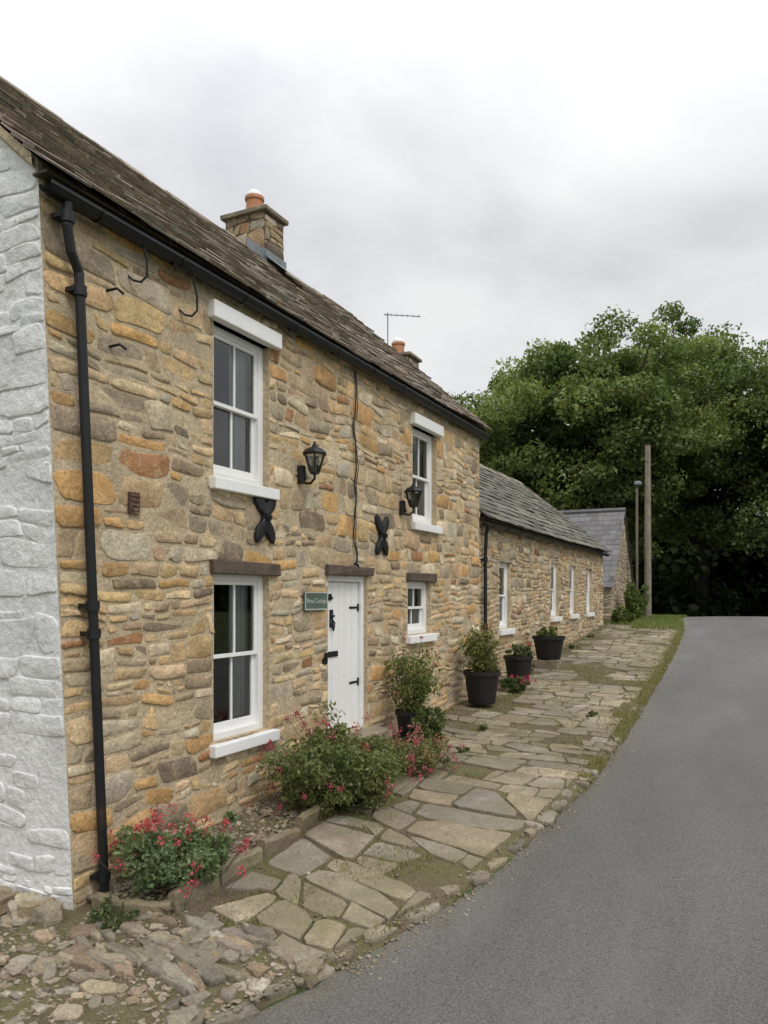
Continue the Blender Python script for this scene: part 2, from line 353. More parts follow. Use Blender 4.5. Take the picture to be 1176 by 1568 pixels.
# ---------------------------------------------------------------- windows
def window(parent,y0,y1,z0,z1,X=0,bars=1,lint='white',sill=True,lw=.13,fw=.085):
    a=Acc(); xf=X-.08
    a.box(xf-.10,xf,y0,y0+fw,z0,z1); a.box(xf-.10,xf,y1-fw,y1,z0,z1); a.box(xf-.10,xf,y0+fw,y1-fw,z1-.07,z1); a.box(xf-.10,xf,y0+fw,y1-fw,z0,z0+.07)
    zm=(z0+z1)/2; i0,i1=y0+fw,y1-fw; gl=Acc()
    for (b,t,xo,br) in ((zm-.02,z1-.07,xf-.018,.04),(z0+.07,zm+.02,xf-.056,.085)):
        d=.036; st=.045
        a.box(xo-d,xo,i0,i0+st,b,t);a.box(xo-d,xo,i1-st,i1,b,t);a.box(xo-d,xo,i0+st,i1-st,t-.04,t);a.box(xo-d,xo,i0+st,i1-st,b,b+br)
        for k in range(bars):
            yb=i0+st+(i1-i0-2*st)*(k+1)/(bars+1); a.box(xo-d+.006,xo-.004,yb-.013,yb+.013,b+br,t-.04)
        gl.quad((xo-.02,i0+st,b+br),(xo-.02,i1-st,b+br),(xo-.02,i1-st,t-.04),(xo-.02,i0+st,t-.04))
    a.build('window_frame',M_white,parent,bevel=.003); gl.build('window_pane',M_glass,parent)
    c=Acc(); W=i1-i0
    for (p,q) in ((i1-W*.40,i1+.02),(i0-.02,i0+W*.13)):
        n=int(40*(q-p)/.35)+6; xs=[X-.235+.014*math.sin(k*1.25)+R(-.004,.004) for k in range(n+1)]
        for k in range(n):
            ya=p+(q-p)*k/n; yb=p+(q-p)*(k+1)/n
            c.quad((xs[k],ya,z0),(xs[k+1],yb,z0),(xs[k+1],yb,z1),(xs[k],ya,z1))
    c.build('curtain',M_curtain,parent,smooth=True)
    c=Acc(); c.box(X-1.3,X-1.25,y0-.6,y1+.6,z0-.4,z1+.3,col=(1,1,1)); c.build('dark_room_panel',M_soil_roomdark,parent)  # dark panel whose colour stands in for the unlit room behind the glass
    if sill:
        s=Acc()
        s.box(X-.02,X+.085,y0-.07,y1+.09,z0-.13,z0-.012)
        s.quad((X-.19,y0+.002,z0+.006),(X-.019,y0+.002,z0-.011),(X-.019,y1-.002,z0-.011),(X-.19,y1-.002,z0+.006))
        s.build('window_sill',M_white,parent,bevel=.01)
    l=Acc()
    if lint=='white': l.box(X-.19,X+.09,y0-.09,y1+.13,z1,z1+.17); l.build('lintel',M_white,parent,bevel=.012)
    elif lint=='dark': l.box(X-.19,X+.055,y0-.06,y1+.16,z1,z1+lw,jit=.008); l.build('lintel',M_lintel,parent,bevel=.012)
    elif lint=='stone': l.box(X-.19,X+.02,y0-.12,y1+.12,z1,z1+.16,jit=.006,col=(.3,.25,.18)); l.build('lintel',M_stone,parent,bevel=.012)
O=H1['ops']
window(cot,*O[0]); window(cot,*O[1],lint='dark'); window(cot,*O[3]); window(cot,*O[4],lint='dark')
# ---------------------------------------------------------------- door
y0,y1,z0,z1=O[2]; a=Acc(); xf=-.05
a.box(xf-.12,xf,y0,y0+.08,z0,z1);a.box(xf-.12,xf,y1-.08,y1,z0,z1);a.box(xf-.12,xf,y0+.08,y1-.08,z1-.08,z1); a.build('door_frame',M_white,cot,bevel=.006)
a=Acc(); n=5; w=(y1-y0-.17)/n
for k in range(n): a.box(xf-.09,xf-.045,y0+.085+k*w+.004,y0+.085+(k+1)*w-.004,z0+.02,z1-.085)
a.box(xf-.10,xf-.07,y0+.085,y1-.085,z0+.02,z1-.085); a.build('plank_door',M_white,cot,bevel=.006)
a=Acc(); xd=xf-.045
for z in (z0+.62,z1-.42):
    a.box(xd,xd+.008,y1-.34,y1-.09,z-.015,z+.015); a.box(xd,xd+.012,y1-.12,y1-.085,z-.05,z+.05)
a.lathe([(.001,-.02),(.04,-.015),(.045,.0),(.04,.015),(.001,.02)],(xd+.01,y0+.24,z0+1.52),10)
a.tube([(xd,y0+.24,z0+1.5),(xd+.03,y0+.20,z0+1.43),(xd+.04,y0+.24,z0+1.34),(xd+.03,y0+.28,z0+1.43),(xd,y0+.24,z0+1.5)],.014,6)
a.box(xd,xd+.012,y0+.20,y0+.28,z0+1.38,z0+1.60)
a.box(xd,xd+.014,y0+.16,y0+.40,z0+1.0,z0+1.07); a.tube([(-.01,y0-.10,z0+.98),(.035,y0-.10,z0+.98)],.045,12); a.box(.02,.05,y0-.115,y0-.085,z0+.98,z0+1.08)
a.tube([(xd,y0+.2,z0+1.72),(xd+.01,y0+.2,z0+1.80)],.028,8); a.box(xd,xd+.01,y0+.14,y0+.28,z0+1.735,z0+1.765)
a.build('door_ironwork',M_black,cot)
a=Acc(); a.box(-.19,.055,y0-.07,y1+.12,z1,z1+.12,jit=.008); a.build('door_lintel',M_lintel,cot,bevel=.012)
a=Acc(); a.box(-.1,.34,y0-.1,y1+.1,.30,.715,col=(.25,.21,.15),jit=.01); a.build('door_step',M_stone,cot,bevel=.02)
a=Acc(); a.box(-.3,-.17,y0,y1,z0-.05,z1); a.build('door_back',M_soil_roomdark,cot)
def tie(y,z):
    half=[(0,.15),(.05,.20),(.12,.27),(.17,.29),(.20,.25),(.19,.17),(.155,.10),(.10,.055),(.055,.02),(.055,-.02),(.09,-.06),(.145,-.11),(.175,-.17),(.18,-.235),(.15,-.28),(.10,-.26),(.05,-.20),(0,-.15)]
    out=half+[(-p,q) for p,q in half[-2:0:-1]]; n=len(out); a=Acc()
    vs=[(x,y+p*k,z+q*k) for (x,k) in ((.02,1),(.045,1),(.055,.93)) for p,q in out]+[(.075,y,z)]
    a.add(vs,[(i*n+k,i*n+(k+1)%n,(i+1)*n+(k+1)%n,(i+1)*n+k) for i in range(2) for k in range(n)]+[(2*n+k,2*n+(k+1)%n,3*n) for k in range(n)])
    a.tube([(0,y,z),(.095,y,z)],.042,10); a.tube([(.09,y,z),(.115,y,z)],.022,6)
    a.build('wall_tie_plate',M_black,cot)
tie(6.93,3.34); tie(9.77,3.34)
M_lglass=mat('lantern_glass',(.35,.36,.36),rough=.15,bump=0)
def lantern(y,z):
    e=empty('wall_lantern',(0,y,z)); a=Acc()
    a.lathe([(.001,-.11),(.05,-.10),(.055,0),(.05,.10),(.001,.11)],(.03,y,z),12)
    a.tube([(.03,y,z-.04),(.08,y,z-.10),(.15,y,z-.11),(.21,y,z-.06),(.21,y,z)],.015,8)
    a.tube([(.03,y,z+.05),(.07,y,z+.02),(.10,y,z-.06)],.010,6)
    c=(.21,y,z); n=6
    a.lathe([(.02,-.01),(.06,.0),(.06,.02),(.02,.02)],c,6)
    for k in range(n):
        t=2*math.pi*k/n; p=lambda r,h:(c[0]+r*math.cos(t),c[1]+r*math.sin(t),c[2]+h)
        a.tube([p(.06,.02),p(.125,.22)],.010,5)
    a.lathe([(.128,.21),(.155,.22),(.155,.235),(.11,.275),(.055,.30),(.035,.31),(.03,.33),(.001,.33)],c,6)
    a.tube([(c[0],c[1],c[2]+.32),(c[0],c[1],c[2]+.37)],.014,8); a.build('lantern_body',M_black,e)
    b=Acc(); b.lathe([(.055,.02),(.118,.215)],c,6); b.build('lantern_glass',M_glass,e)
    b=Acc(); b.lathe([(.02,.02),(.02,.09),(.03,.11),(.03,.16),(.001,.19)],c,10); b.build('bulb',M_lglass,e)
lantern(7.66,3.90); lantern(10.45,3.80)
e=empty('house_name_sign',(.03,8.0,2.43)); a=Acc(); a.box(.022,.045,7.72,8.24,2.33,2.54); a.build('sign_board',M_sign,e,bevel=.004)
a=Acc(); 
for (p,q,r_,s_) in ((7.72,8.24,2.33,2.342),(7.72,8.24,2.528,2.54),(7.72,7.732,2.342,2.528),(8.228,8.24,2.342,2.528)): a.box(.044,.05,p,q,r_,s_)
a.build('sign_border',M_letter,e)
cu=bpy.data.curves.new('t','FONT'); cu.body='Rose Cottage'; cu.size=.082; cu.extrude=.001; cu.align_x='CENTER'; cu.align_y='CENTER'
to=bpy.data.objects.new('lettering',cu); to.location=(.0475,7.98,2.435); to.rotation_euler=(math.pi/2,0,math.pi/2); bpy.context.scene.collection.objects.link(to); cu.materials.append(M_letter); attach(to,e)
a=Acc(); a.box(.01,.035,4.95,5.07,3.20,3.38,col=(.10,.06,.045)); 
for k in range(4): a.box(.035,.042,4.965,5.055,3.225+k*.04,3.24+k*.04,col=(.14,.08,.06))
a.build('air_vent',M_stone,cot)
a=Acc(); pts=[];z=5.45
while z>2.9: pts.append((.035+.012*math.sin(z*9),8.97+.025*math.sin(z*5)+.012*math.sin(z*17),z)); z-=.05
a.tube(pts,.009,6); a.tube([(p[0]+.004,p[1]+.03+.018*math.sin(p[2]*8),p[2]) for p in pts],.006,6)
a.tube([(.03,8.97+.0,2.92),(.045,9.02,2.9),(.04,9.05,2.84)],.02,6); a.build('wall_cable',M_black,cot)
# ---------------------------------------------------------------- chimneys
def chimney(parent,x0,x1,y0,y1,zb,zt,dark=.66):
    m_=Acc(); m_.box(x0,x1,y0,y1,zb,zt); m_.build('chimney_core',M_lintel,parent)
    a=Acc()
    for P in (lambda s,t,d:(x1+d,s,t),lambda s,t,d:(s,y0-d,t),lambda s,t,d:(s,y1+d,t)):
        q=(y0,y1) if P(0,0,0)[0]==x1 else (x0,x1)
        stones(a,*q,zb,zt,[],P,wm=.36,hm=.22,dark=dark,sat=.85,joint=.006,dep=(.004,.012),miss=0)
    a.build('chimney_stones',M_stone,parent,smooth=True)
    c=Acc(); c.box(x0-.07,x1+.07,y0-.07,y1+.07,zt,zt+.07,col=(.19,.165,.12),jit=.006); c.build('chimney_cap',M_stone,parent,bevel=.012)
    cx,cy=(x0+x1)/2,(y0+y1)/2
    p=Acc(); p.lathe([(.17,0),(.165,.06),(.15,.08),(.14,.28),(.165,.30),(.165,.35),(.12,.35),(.12,.2)],(cx,cy,zt+.07),20); p.build('chimney_pot',M_terra,parent,smooth=False)
    p=Acc(); p.lathe([(.20,-.02),(.19,.035),(.17,.03)],(cx,cy,zt+.07),16); p.build('mortar_flaunching',M_mortar,parent)
    p=Acc(); p.lathe([(.125,.35),(.13,.38),(.115,.43),(.07,.47),(.001,.485)],(cx,cy,zt+.07),16); p.build('pot_cowl',M_white,parent,smooth=True)
    return cx,cy,zt
chimney(cot,-3.36,-2.56,10.65,11.2,7.7,8.86)
a=Acc(); a.box(-2.565,-2.53,10.6,11.25,7.88,8.22); a.add([(-2.55,10.6,8.12),(-2.55,11.24,8.12),(-2.0,11.6,7.68),(-2.0,10.6,7.68)],[(0,1,2,3)])
a.add([(-2.9,10.62,8.48),(-2.5,10.62,8.18),(-2.5,10.62,7.95),(-2.9,10.62,8.2)],[(0,1,2,3)]); a.build('flashing',M_lead,cot)
# ---------------------------------------------------------------- far cottage
far=empty('long_stone_cottage',(-3,20,1)); XO=-.10
FO=[(15.55,16.35,1.8,3.2),(19.9,20.75,1.95,3.36),(22.05,22.9,1.97,3.36),(24.35,25.2,1.97,3.34)]
PX=lambda s,t,d:(XO+d,s,t)
a=Acc(); panel(a,14.0,27.1,-.2,4.05,FO,PX)
a.quad((XO,27.1,-.2),(-6,27.1,-.2),(-6,27.1,4.0),(XO,27.1,4.0)); a.add([(XO,27.1,4.0),(-6,27.1,4),(-3,27.1,6.4)],[(0,1,2)]); a.quad((-6,14,-.2),(-6,27.1,-.2),(-6,27.1,4),(-6,14,4)); a.build('mortar_wall',M_mortar,far)
a=Acc(); stones(a,14.01,27.1,.3,3.98,FO,PX,dark=.86,sat=.88,wm=.3,hm=.13,dep=(.003,.02)); stones(a,.1,6,.8,4,[],lambda s,t,d:(-s,27.1+d,t)); a.build('rubble_stones',M_stone,far,smooth=True)
GR=[(.16,.15,.125),(.14,.13,.11),(.19,.175,.14),(.125,.12,.10)]
roof('roof',far,14.02,27.2,.10,3.99,-3,.81,-6.1,GR,M_slate,row=.26,wid=.42)
gutter('gutter',far,14.15,27.15,.05,3.90,.055)
for i,o in enumerate(FO): window(far,*o,X=XO,bars=1 if i else 0,lint='stone' if i<1 else None)
pipe('downpipe',far,[(.05,14.4,3.86),(.0,14.42,3.7),(-.02,14.42,3.3),(-.02,14.42,.75)],.036,[(-.02,14.42,3.2),(-.02,14.42,1.9)])
cx,cy,ct=chimney(far,-3.4,-2.6,16.5,17.1,6.0,8.1)
an=empty('tv_aerial',(cx,cy,ct)); a=Acc(); ax,ay=cx-.28,cy
a.tube([(ax,ay,ct-.2),(ax,ay,ct+1.20)],.014,6); a.tube([(ax-.1,ay,ct+1.17),(ax+.75,ay+.25,ct+1.07)],.012,6)
for k in range(7):
    t=k/6; p=Vector((ax-.05+.75*t,ay+.24*t,ct+1.165-.09*t)); a.tube([p+Vector((.04,-.10,0)),p+Vector((-.04,.10,0))],.005,5)
a.build('aerial',M_lead,an)
# ---------------------------------------------------------------- slate outbuilding
ob_=empty('slate_roofed_barn',(-3,32,1.4)); a=Acc(); bx=-.3; y0,y1=30.0,35.0; ez=2.95; rz=5.92
a.box(-7,bx,y0,y1,.8,ez); a.add([(bx,y0,ez),(bx,y1,ez),(bx,(y0+y1)/2,rz-.03)],[(0,1,2)]); a.add([(-7,y0,ez),(-7,y1,ez),(-7,(y0+y1)/2,rz-.03)],[(0,1,2)]); a.build('mortar_wall',M_mortar,ob_)
a=Acc(); stones(a,y0,y1,1.2,rz,[],lambda s,t,d:(bx+d,s,t),inside=lambda s,t:t<ez-.08+(rz-ez)*(1-abs(s-32.5)/2.5) ,dark=.6,sat=.7)
stones(a,0.3,7,1.2,ez,[],lambda s,t,d:(-s,y0-d,t),dark=.7,sat=.7); a.build('rubble_stones',M_stone,ob_,smooth=True)
a=Acc(); sl=(rz-ez)/2.5
for sg in (-1,1):
    n=15
    for i in range(n):
        x=bx+.1
        while x>-7.1:
            w=.26*R(.9,1.1)
            q0=i/n; q1=min(1,(i+1.25)/n); yy=lambda q:32.5+sg*2.65*(1-q); zz=lambda q:rz-2.65*sl*(1-q)
            vs=[(xx,yy(q),zz(q)+.03+(.02 if q==q0 else 0)+R(-.003,.003)) for q in (q0,q1) for xx in (x,x-w+.006)]; vs+=[(v[0],v[1],v[2]-.012) for v in vs]
            a.add(vs,[(0,1,3,2),(4,6,7,5),(0,4,5,1),(0,2,6,4),(1,5,7,3)],vary((.14,.133,.137),.85,1.15)); x-=w
a.tube([(bx+.1,32.5,rz+.05),(-7.1,32.5,rz+.05)],.09,8,col=(.13,.12,.13)); a.build('roof_slates',M_bluesl,ob_)
a=Acc(); a.lathe([(.13,-.2),(.12,.3),(.15,.32),(.15,.36)],(-5.2,32.5,rz+.15),14); a.build('vent_pot',M_lead,ob_)
# ---------------------------------------------------------------- ground, road, path
ys=list(np.arange(-12,64,.5)); ysf=sorted(set([-2000,-800,-300,-120,-60,-30]+ys+[70,80,100,130,200,400,900,2500]))
xs=[-2500,-900,-300,-120,-60,-30,-15,-6,-3,0,3,6,9,12,16,30,60,120,300,900,2500]
a=Acc(); vs=[(x,y,g(y)) for y in ysf for x in xs]; nx=len(xs); a.add(vs,[(j*nx+i,j*nx+i+1,(j+1)*nx+i+1,(j+1)*nx+i) for j in range(len(ysf)-1) for i in range(nx-1)]); a.build('ground',M_grass,smooth=True)
ys2=list(np.arange(-12,64,.125)); a=Acc(); vs=[]
FF=[0,.006,.012,.02,.03,.045,.065,.1,.2,.35,.5,.65,.8,.9,1]; nn=len(FF)-1
for y in ys2:
    e_=edge(y)+.07*noise.noise(Vector((y*1.3,0,0)))+.05*noise.noise(Vector((y*5,0,0)))
    r_=max(e_+5.8,8.6 if y<8 else 0)
    for f in FF: vs.append((e_+(r_-e_)*f,y,g(y)+.012+.05*(1-(2*f-1)**2)))
a.v.extend(vs)
for j in range(len(ys2)-1):
    for i in range(nn):
        f=FF[i]; k=max(0,1-f/(.05+.03*noise.noise(Vector((ys2[j]*.8,2,0)))))*(.6+.5*noise.noise(Vector((ys2[j]*3,i,0))))
        k=min(1,max(0,k)); c=tuple(p*(1-k)+q*k for p,q in zip((.142,.140,.135),(.17,.15,.112)))
        a.f.append((j*(nn+1)+i,j*(nn+1)+i+1,(j+1)*(nn+1)+i+1,(j+1)*(nn+1)+i)); a.c.append(c)
a.build('road',M_asph,smooth=True)
a=Acc(); vs=[];nn=24; ys3=[y for y in ys2 if -1<y<29]
def bedz(x,y): return g(y)+.055+.018*noise.noise(Vector((x*2,y*2,0)))+.010*noise.noise(Vector((x*7,y*7,0)))
for y in ys3:
    e_=edge(y)+.05*noise.noise(Vector((y*3,4,0))); x0=-.12 if y>4.2 else -2.5
    for i in range(nn+1):
        f=i/nn; x=x0+(e_-x0)*f; vs.append((x,y,bedz(x,y) if f<1 else g(y)-.01))
a.add(vs,[(j*(nn+1)+i,j*(nn+1)+i+1,(j+1)*(nn+1)+i+1,(j+1)*(nn+1)+i) for j in range(len(ys3)-1) for i in range(nn)]); 
pv=empty('stone_footpath',(1.5,10,.4)); a.build('path_bed',M_bed,pv,smooth=True)
FC=[(.28,.24,.175),(.31,.265,.19),(.25,.215,.16),(.32,.27,.19),(.275,.225,.15),(.22,.195,.155),(.29,.26,.21),(.245,.20,.145)]
def clip(poly,p,n):
    out=[]
    for i in range(len(poly)):
        a_,b_=poly[i],poly[(i+1)%len(poly)]; da=(a_[0]-p[0])*n[0]+(a_[1]-p[1])*n[1]; db=(b_[0]-p[0])*n[0]+(b_[1]-p[1])*n[1]
        if da<=0: out.append(a_)
        if da*db<0:
            t=da/(da-db); out.append((a_[0]+(b_[0]-a_[0])*t,a_[1]+(b_[1]-a_[1])*t))
    return out
def pwarp(x,y): return (x+.22*noise.noise(Vector((x*.8,y*.8,5)))+.09*noise.noise(Vector((x*2.3,y*2.3,8))), y+.34*noise.noise(Vector((x*.55,y*.5,9)))+.17*noise.noise(Vector((x*1.7,y*1.7,2)))-.12*(x-1.5)*(1 if y>5 else .3))
slabs=[]
y=3.9
while y<27.8:
    big=1.08 if y<10 else .85
    d=big*random.choice([.24,.32,.40,.5,.58]); x=-.15
    while x<3.5:
        w=big*R(.30,.95)
        if d>.38*big and random.random()<.25:
            k,k9=R(.3,.7),R(.3,.7); slabs.append(((x,y),(x+w,y),(x+w,y+d*k9),(x,y+d*k))); slabs.append(((x,y+d*k),(x+w,y+d*k9),(x+w,y+d),(x,y+d)))
        elif random.random()<.5 and w>.42:
            k1,k2=R(.15,.85),R(.15,.85); slabs.append(((x,y),(x+w*k1,y),(x+w*k2,y+d),(x,y+d))); slabs.append(((x+w*k1,y),(x+w,y),(x+w,y+d),(x+w*k2,y+d)))
        else: slabs.append(((x,y),(x+w,y),(x+w,y+d),(x,y+d)))
        x+=w
    y+=d
a=Acc()
for s_ in slabs:
    poly=list(s_); np_=[]
    for i,p in enumerate(poly):
        pr,nx2=poly[i-1],poly[(i+1)%4]; c1=R(.02,.26); c2=R(.02,.26)
        np_.append((p[0]+(pr[0]-p[0])*c1,p[1]+(pr[1]-p[1])*c1)); np_.append((p[0]+(nx2[0]-p[0])*c2,p[1]+(nx2[1]-p[1])*c2))
    poly=[pwarp(*p) for p in np_]
    cx,cy=sum(p[0] for p in poly)/len(poly),sum(p[1] for p in poly)/len(poly)
    if cy<4.25 or cy>27.4: continue
    if cx<1.0 and cy<7.2: continue
    sl_=(edge(cy+.2)-edge(cy-.2))/.4
    poly=clip(poly,(edge(cy)-.14,cy),(1,-sl_))
    if len(poly)<3: continue
    if cy<7.4: poly=clip(poly,(.92,0),(-1,0))
    poly=clip(poly,(.05,0),(-1,0)) if len(poly)>2 else poly
    if len(poly)<3: continue
    ar=abs(sum(poly[i][0]*poly[(i+1)%len(poly)][1]-poly[(i+1)%len(poly)][0]*poly[i][1] for i in range(len(poly))))/2
    if ar<.015: continue
    cx,cy=sum(p[0] for p in poly)/len(poly),sum(p[1] for p in poly)/len(poly)
    pn=noise.noise(Vector((cx*.9,cy*.6,11)))
    if random.random()<(.5 if cx<.5 else (.02 if cy<8 else .07)): continue
    if cy>8.2 and pn>.31: continue
    if cx<1.35 and 7.4<cy<9 and random.random()<.6: continue
    sh=R(.006,.022)
    poly=[(cx+(p[0]-cx)*(1-sh/max(.05,math.hypot(p[0]-cx,p[1]-cy))),cy+(p[1]-cy)*(1-sh/max(.05,math.hypot(p[0]-cx,p[1]-cy)))) for p in poly]
    pp=[]; so=R(0,90)
    for i in range(len(poly)):
        p,q=poly[i],poly[(i+1)%len(poly)]; l=math.hypot(q[0]-p[0],q[1]-p[1])
        if l<.02: continue
        m_=max(1,int(l/.06))
        for k in range(m_):
            t=k/m_; X_=p[0]+(q[0]-p[0])*t; Y_=p[1]+(q[1]-p[1])*t; j=1+.07*noise.noise(Vector((X_*4+so,Y_*4,0)))+.05*noise.noise(Vector((X_*15+so,Y_*15,0)))-.02
            pp.append((cx+(X_-cx)*j,cy+(Y_-cy)*j))
    if len(pp)<4: continue
    tx,ty_,hh=R(-.018,.018),R(-.018,.018),R(.066,.084); n=len(pp); vs=[]
    for ins,dz in ((.0,-.05),(.002,-.007),(.009,0)):
        for p in pp:
            l=math.hypot(p[0]-cx,p[1]-cy)+1e-6; f=max(0,(l-ins)/l); X_=cx+(p[0]-cx)*f;Y_=cy+(p[1]-cy)*f
            vs.append((X_,Y_,g(Y_)+hh+dz+tx*(X_-cx)+ty_*(Y_-cy)))
    vs.append((cx,cy,g(cy)+hh+R(-.002,.002))); fs=[]
    for i in range(2):
        for k in range(n): fs.append((i*n+k,i*n+(k+1)%n,(i+1)*n+(k+1)%n,(i+1)*n+k))
    for k in range(n): fs.append((2*n+k,2*n+(k+1)%n,3*n))
    a.add(vs,fs,vary(random.choice(FC),.80,1.15))
a.build('flagstones',M_flag,pv,smooth=False)
RC=[(.32,.27,.195),(.28,.24,.18),(.36,.30,.21),(.24,.21,.16),(.40,.355,.28),(.31,.23,.155)]
def rc(k=1): return vary(random.choice(RC),.75*k,1.12*k)
a=Acc(); y=3.0
while y<27:
    l=R(.12,.48); e_=edge(y+l/2); ang=math.atan2(edge(y+l)-edge(y),l)
    if random.random()>.14: a.shard((e_-.08+R(-.05,.03),y+l/2,g(y+l/2)+R(.005,.024)),R(.05,.11),l/2*R(.85,1.04),R(.034,.050),-ang+R(-.12,.12),rc(.78),.07)
    y+=l*R(.97,1.06)
a.build('kerb_stones',M_rock,pv)
a=Acc()
for k in range(5200):
    y=R(1.6,4.75); x=R(-1.8,edge(y)-.02)
    if y>4.2 and x<.15: continue
    if y>4.45 and random.random()<.8: continue
    q=random.random(); s=R(.007,.022) if q<.80 else (R(.022,.045) if q<.955 else R(.055,.105))
    z=bedz(x,y)
    if random.random()<.75: a.shard((x,y,z+s*.05),s*R(.9,1.5),s*R(.6,1.1),s*R(.18,.4),R(0,6.28),rc(.95),.3)
    else: a.rock((x,y,z+s*.05),(s*R(.8,1.2),s*R(.7,1.1),s*R(.35,.55)),R(0,6.28),rc(.9),.45)
for k in range(36):
    x=R(.45,1.8); y=R(3.8,4.6); a.shard((x,y,g(y)+.06),R(.12,.26),R(.035,.07),R(.03,.045),R(-.5,.1),rc(.85),.06)
for k in range(16):
    x=-.02-k*.12; a.rock((x+R(-.04,.04),4.22+R(-.08,.05),g(4.2)+.08),(R(.08,.16),R(.07,.11),R(.06,.12)),R(0,6),rc(1.15),.45)
a.build('loose_rubble',M_rock)
a=Acc()
for k in range(3400):
    w=random.random(); y=4.5+22*R(0,1)**1.8
    if w<.35: x=R(.02,.3)
    elif w<.72 : y=R(4.55,7.2); x=R(.05,.80)
    elif w<.87: x=edge(y)+random.gauss(.03,.12)
    else: x=R(.3,edge(y))
    s=R(.006,.016) if random.random()<.9 or w>.72 else R(.02,.035)
    if x<.8 and y<7.2: z=g(y)+.11
    else: z=g(y)+.065 if x<edge(y)-.05 else g(y)+.020
    a.shard((x,y,z),s*1.2,s,s*.5,R(0,6),rc(.9),.4)
a.build('gravel',M_rock)
pe=empty('stone_planter_edging',(.8,5.8,.1)); a=Acc(); 
pts=[(.12,4.50),(.45,4.47),(.78,4.62),(.80,5.15),(.83,5.7),(.84,6.3),(.78,6.9),(.62,7.25)]
for p,q in zip(pts,pts[1:]):
    p=Vector((*p,0));q=Vector((*q,0)); d=q-p; ang=math.atan2(d.y,d.x); c=(p+q)/2; zz=g(c.y)
    M_=Matrix.Translation((c.x,c.y,zz+.06))@Matrix.Rotation(ang,4,'Z')@Matrix.Rotation(R(-.2,.2),4,'X')@Matrix.Rotation(R(-.05,.05),4,'Y')
    V=[]; L_=d.length/2*.97; nx_=10; hh=R(.09,.14)
    for i in range(nx_+1):
        xx=-L_+2*L_*i/nx_; t=hh+.025*noise.noise(Vector((xx*6,c.y,2))); w_=.012*noise.noise(Vector((xx*5,c.y,9)))
        for (yy,z_) in ((-.035,-.15),(-.04,t-.02),(-.025,t),(.025,t+R(-.004,.004)),(.04,t-.02),(.035,-.15)): V.append(M_@Vector((xx,yy+w_+R(-.005,.005),z_)))
    F=[(i*6+k,(i+1)*6+k,(i+1)*6+k+1,i*6+k+1) for i in range(nx_) for k in range(5)]+[(0,1,2,3,4,5),tuple(nx_*6+k for k in (5,4,3,2,1,0))]
    a.add(V,F,vary((.25,.205,.14),.85,1.1))
a.build('edging_slabs',M_flag,pe)
a=Acc(); yy_=np.arange(4.55,7.2,.1); xx_=np.arange(0,.81,.08); vs=[(x,y,g(y)+.10+.05*noise.noise(Vector((x*5,y*5,0)))) for y in yy_ for x in xx_]; n=len(xx_)
a.add(vs,[(j*n+i,j*n+i+1,(j+1)*n+i+1,(j+1)*n+i) for j in range(len(yy_)-1) for i in range(n-1)]); a.build('planter_soil',M_bed,pe,smooth=True)
# ---------------------------------------------------------------- foliage
def leafmesh(name,P,size,cols,parent,material=None,aspect=.55,updir=.5,out=None):
    N_=len(P); P=np.asarray(P,float); nrm=rng.normal(size=(N_,3)); nrm[:,2]+=updir
    if out is not None: nrm+=out*.9
    nrm/=np.linalg.norm(nrm,axis=1)[:,None]
    t=rng.normal(size=(N_,3)); t-=nrm*(t*nrm).sum(1)[:,None]; t/=np.linalg.norm(t,axis=1)[:,None]; b=np.cross(nrm,t)
    s=(np.asarray(size)*rng.uniform(.6,1.3,N_))[:,None]
    V=np.empty((N_,4,3)); V[:,0]=P-t*s*.5; V[:,1]=P+b*s*.5*aspect+nrm*s*.08; V[:,2]=P+t*s*.5-nrm*s*.06; V[:,3]=P-b*s*.5*aspect+nrm*s*.08
    me=bpy.data.meshes.new(name); me.vertices.add(N_*4); me.vertices.foreach_set('co',V.ravel().astype(np.float32))
    me.loops.add(N_*4); me.loops.foreach_set('vertex_index',np.arange(N_*4,dtype=np.int32))
    me.polygons.add(N_); me.polygons.foreach_set('loop_start',np.arange(0,N_*4,4,dtype=np.int32)); me.polygons.foreach_set('loop_total',np.full(N_,4,dtype=np.int32))
    me.update(calc_edges=True)
    ca=me.color_attributes.new('Col','FLOAT_COLOR','POINT'); C=np.ones((N_,4,4)); C[:,:,:3]=np.asarray(cols)[:,None,:]; ca.data.foreach_set('color',C.ravel().astype(np.float32))
    me.materials.append(material or M_leaf); me.validate(); o=bpy.data.objects.new(name,me); bpy.context.scene.collection.objects.link(o)
    if parent: attach(o,parent)
    return o
def clumps(centres,rads,n,flat=.8,colA=(.055,.085,.022),colB=(.10,.14,.035),var=.3):
    P=[];C=[];O_=[]
    for c,r in zip(centres,rads):
        d=rng.normal(size=(n,3)); d/=np.linalg.norm(d,axis=1)[:,None]; k=rng.uniform(.35,1.08,n)**.6
        f=1+.25*np.sin(d[:,0]*5+c[0])*np.cos(d[:,1]*4+c[1])
        p=np.array(c)+d*(r*k*f)[:,None]*np.array([1,1,flat]); P.append(p); O_.append(d)
        m_=rng.uniform(0,1); base=np.array(colA)*(1-m_)+np.array(colB)*m_
        C.append(base[None,:]*rng.uniform(1-var,1+var,(n,1))*rng.uniform(.93,1.07,(n,3)))
    return np.concatenate(P),np.concatenate(C),np.concatenate(O_)
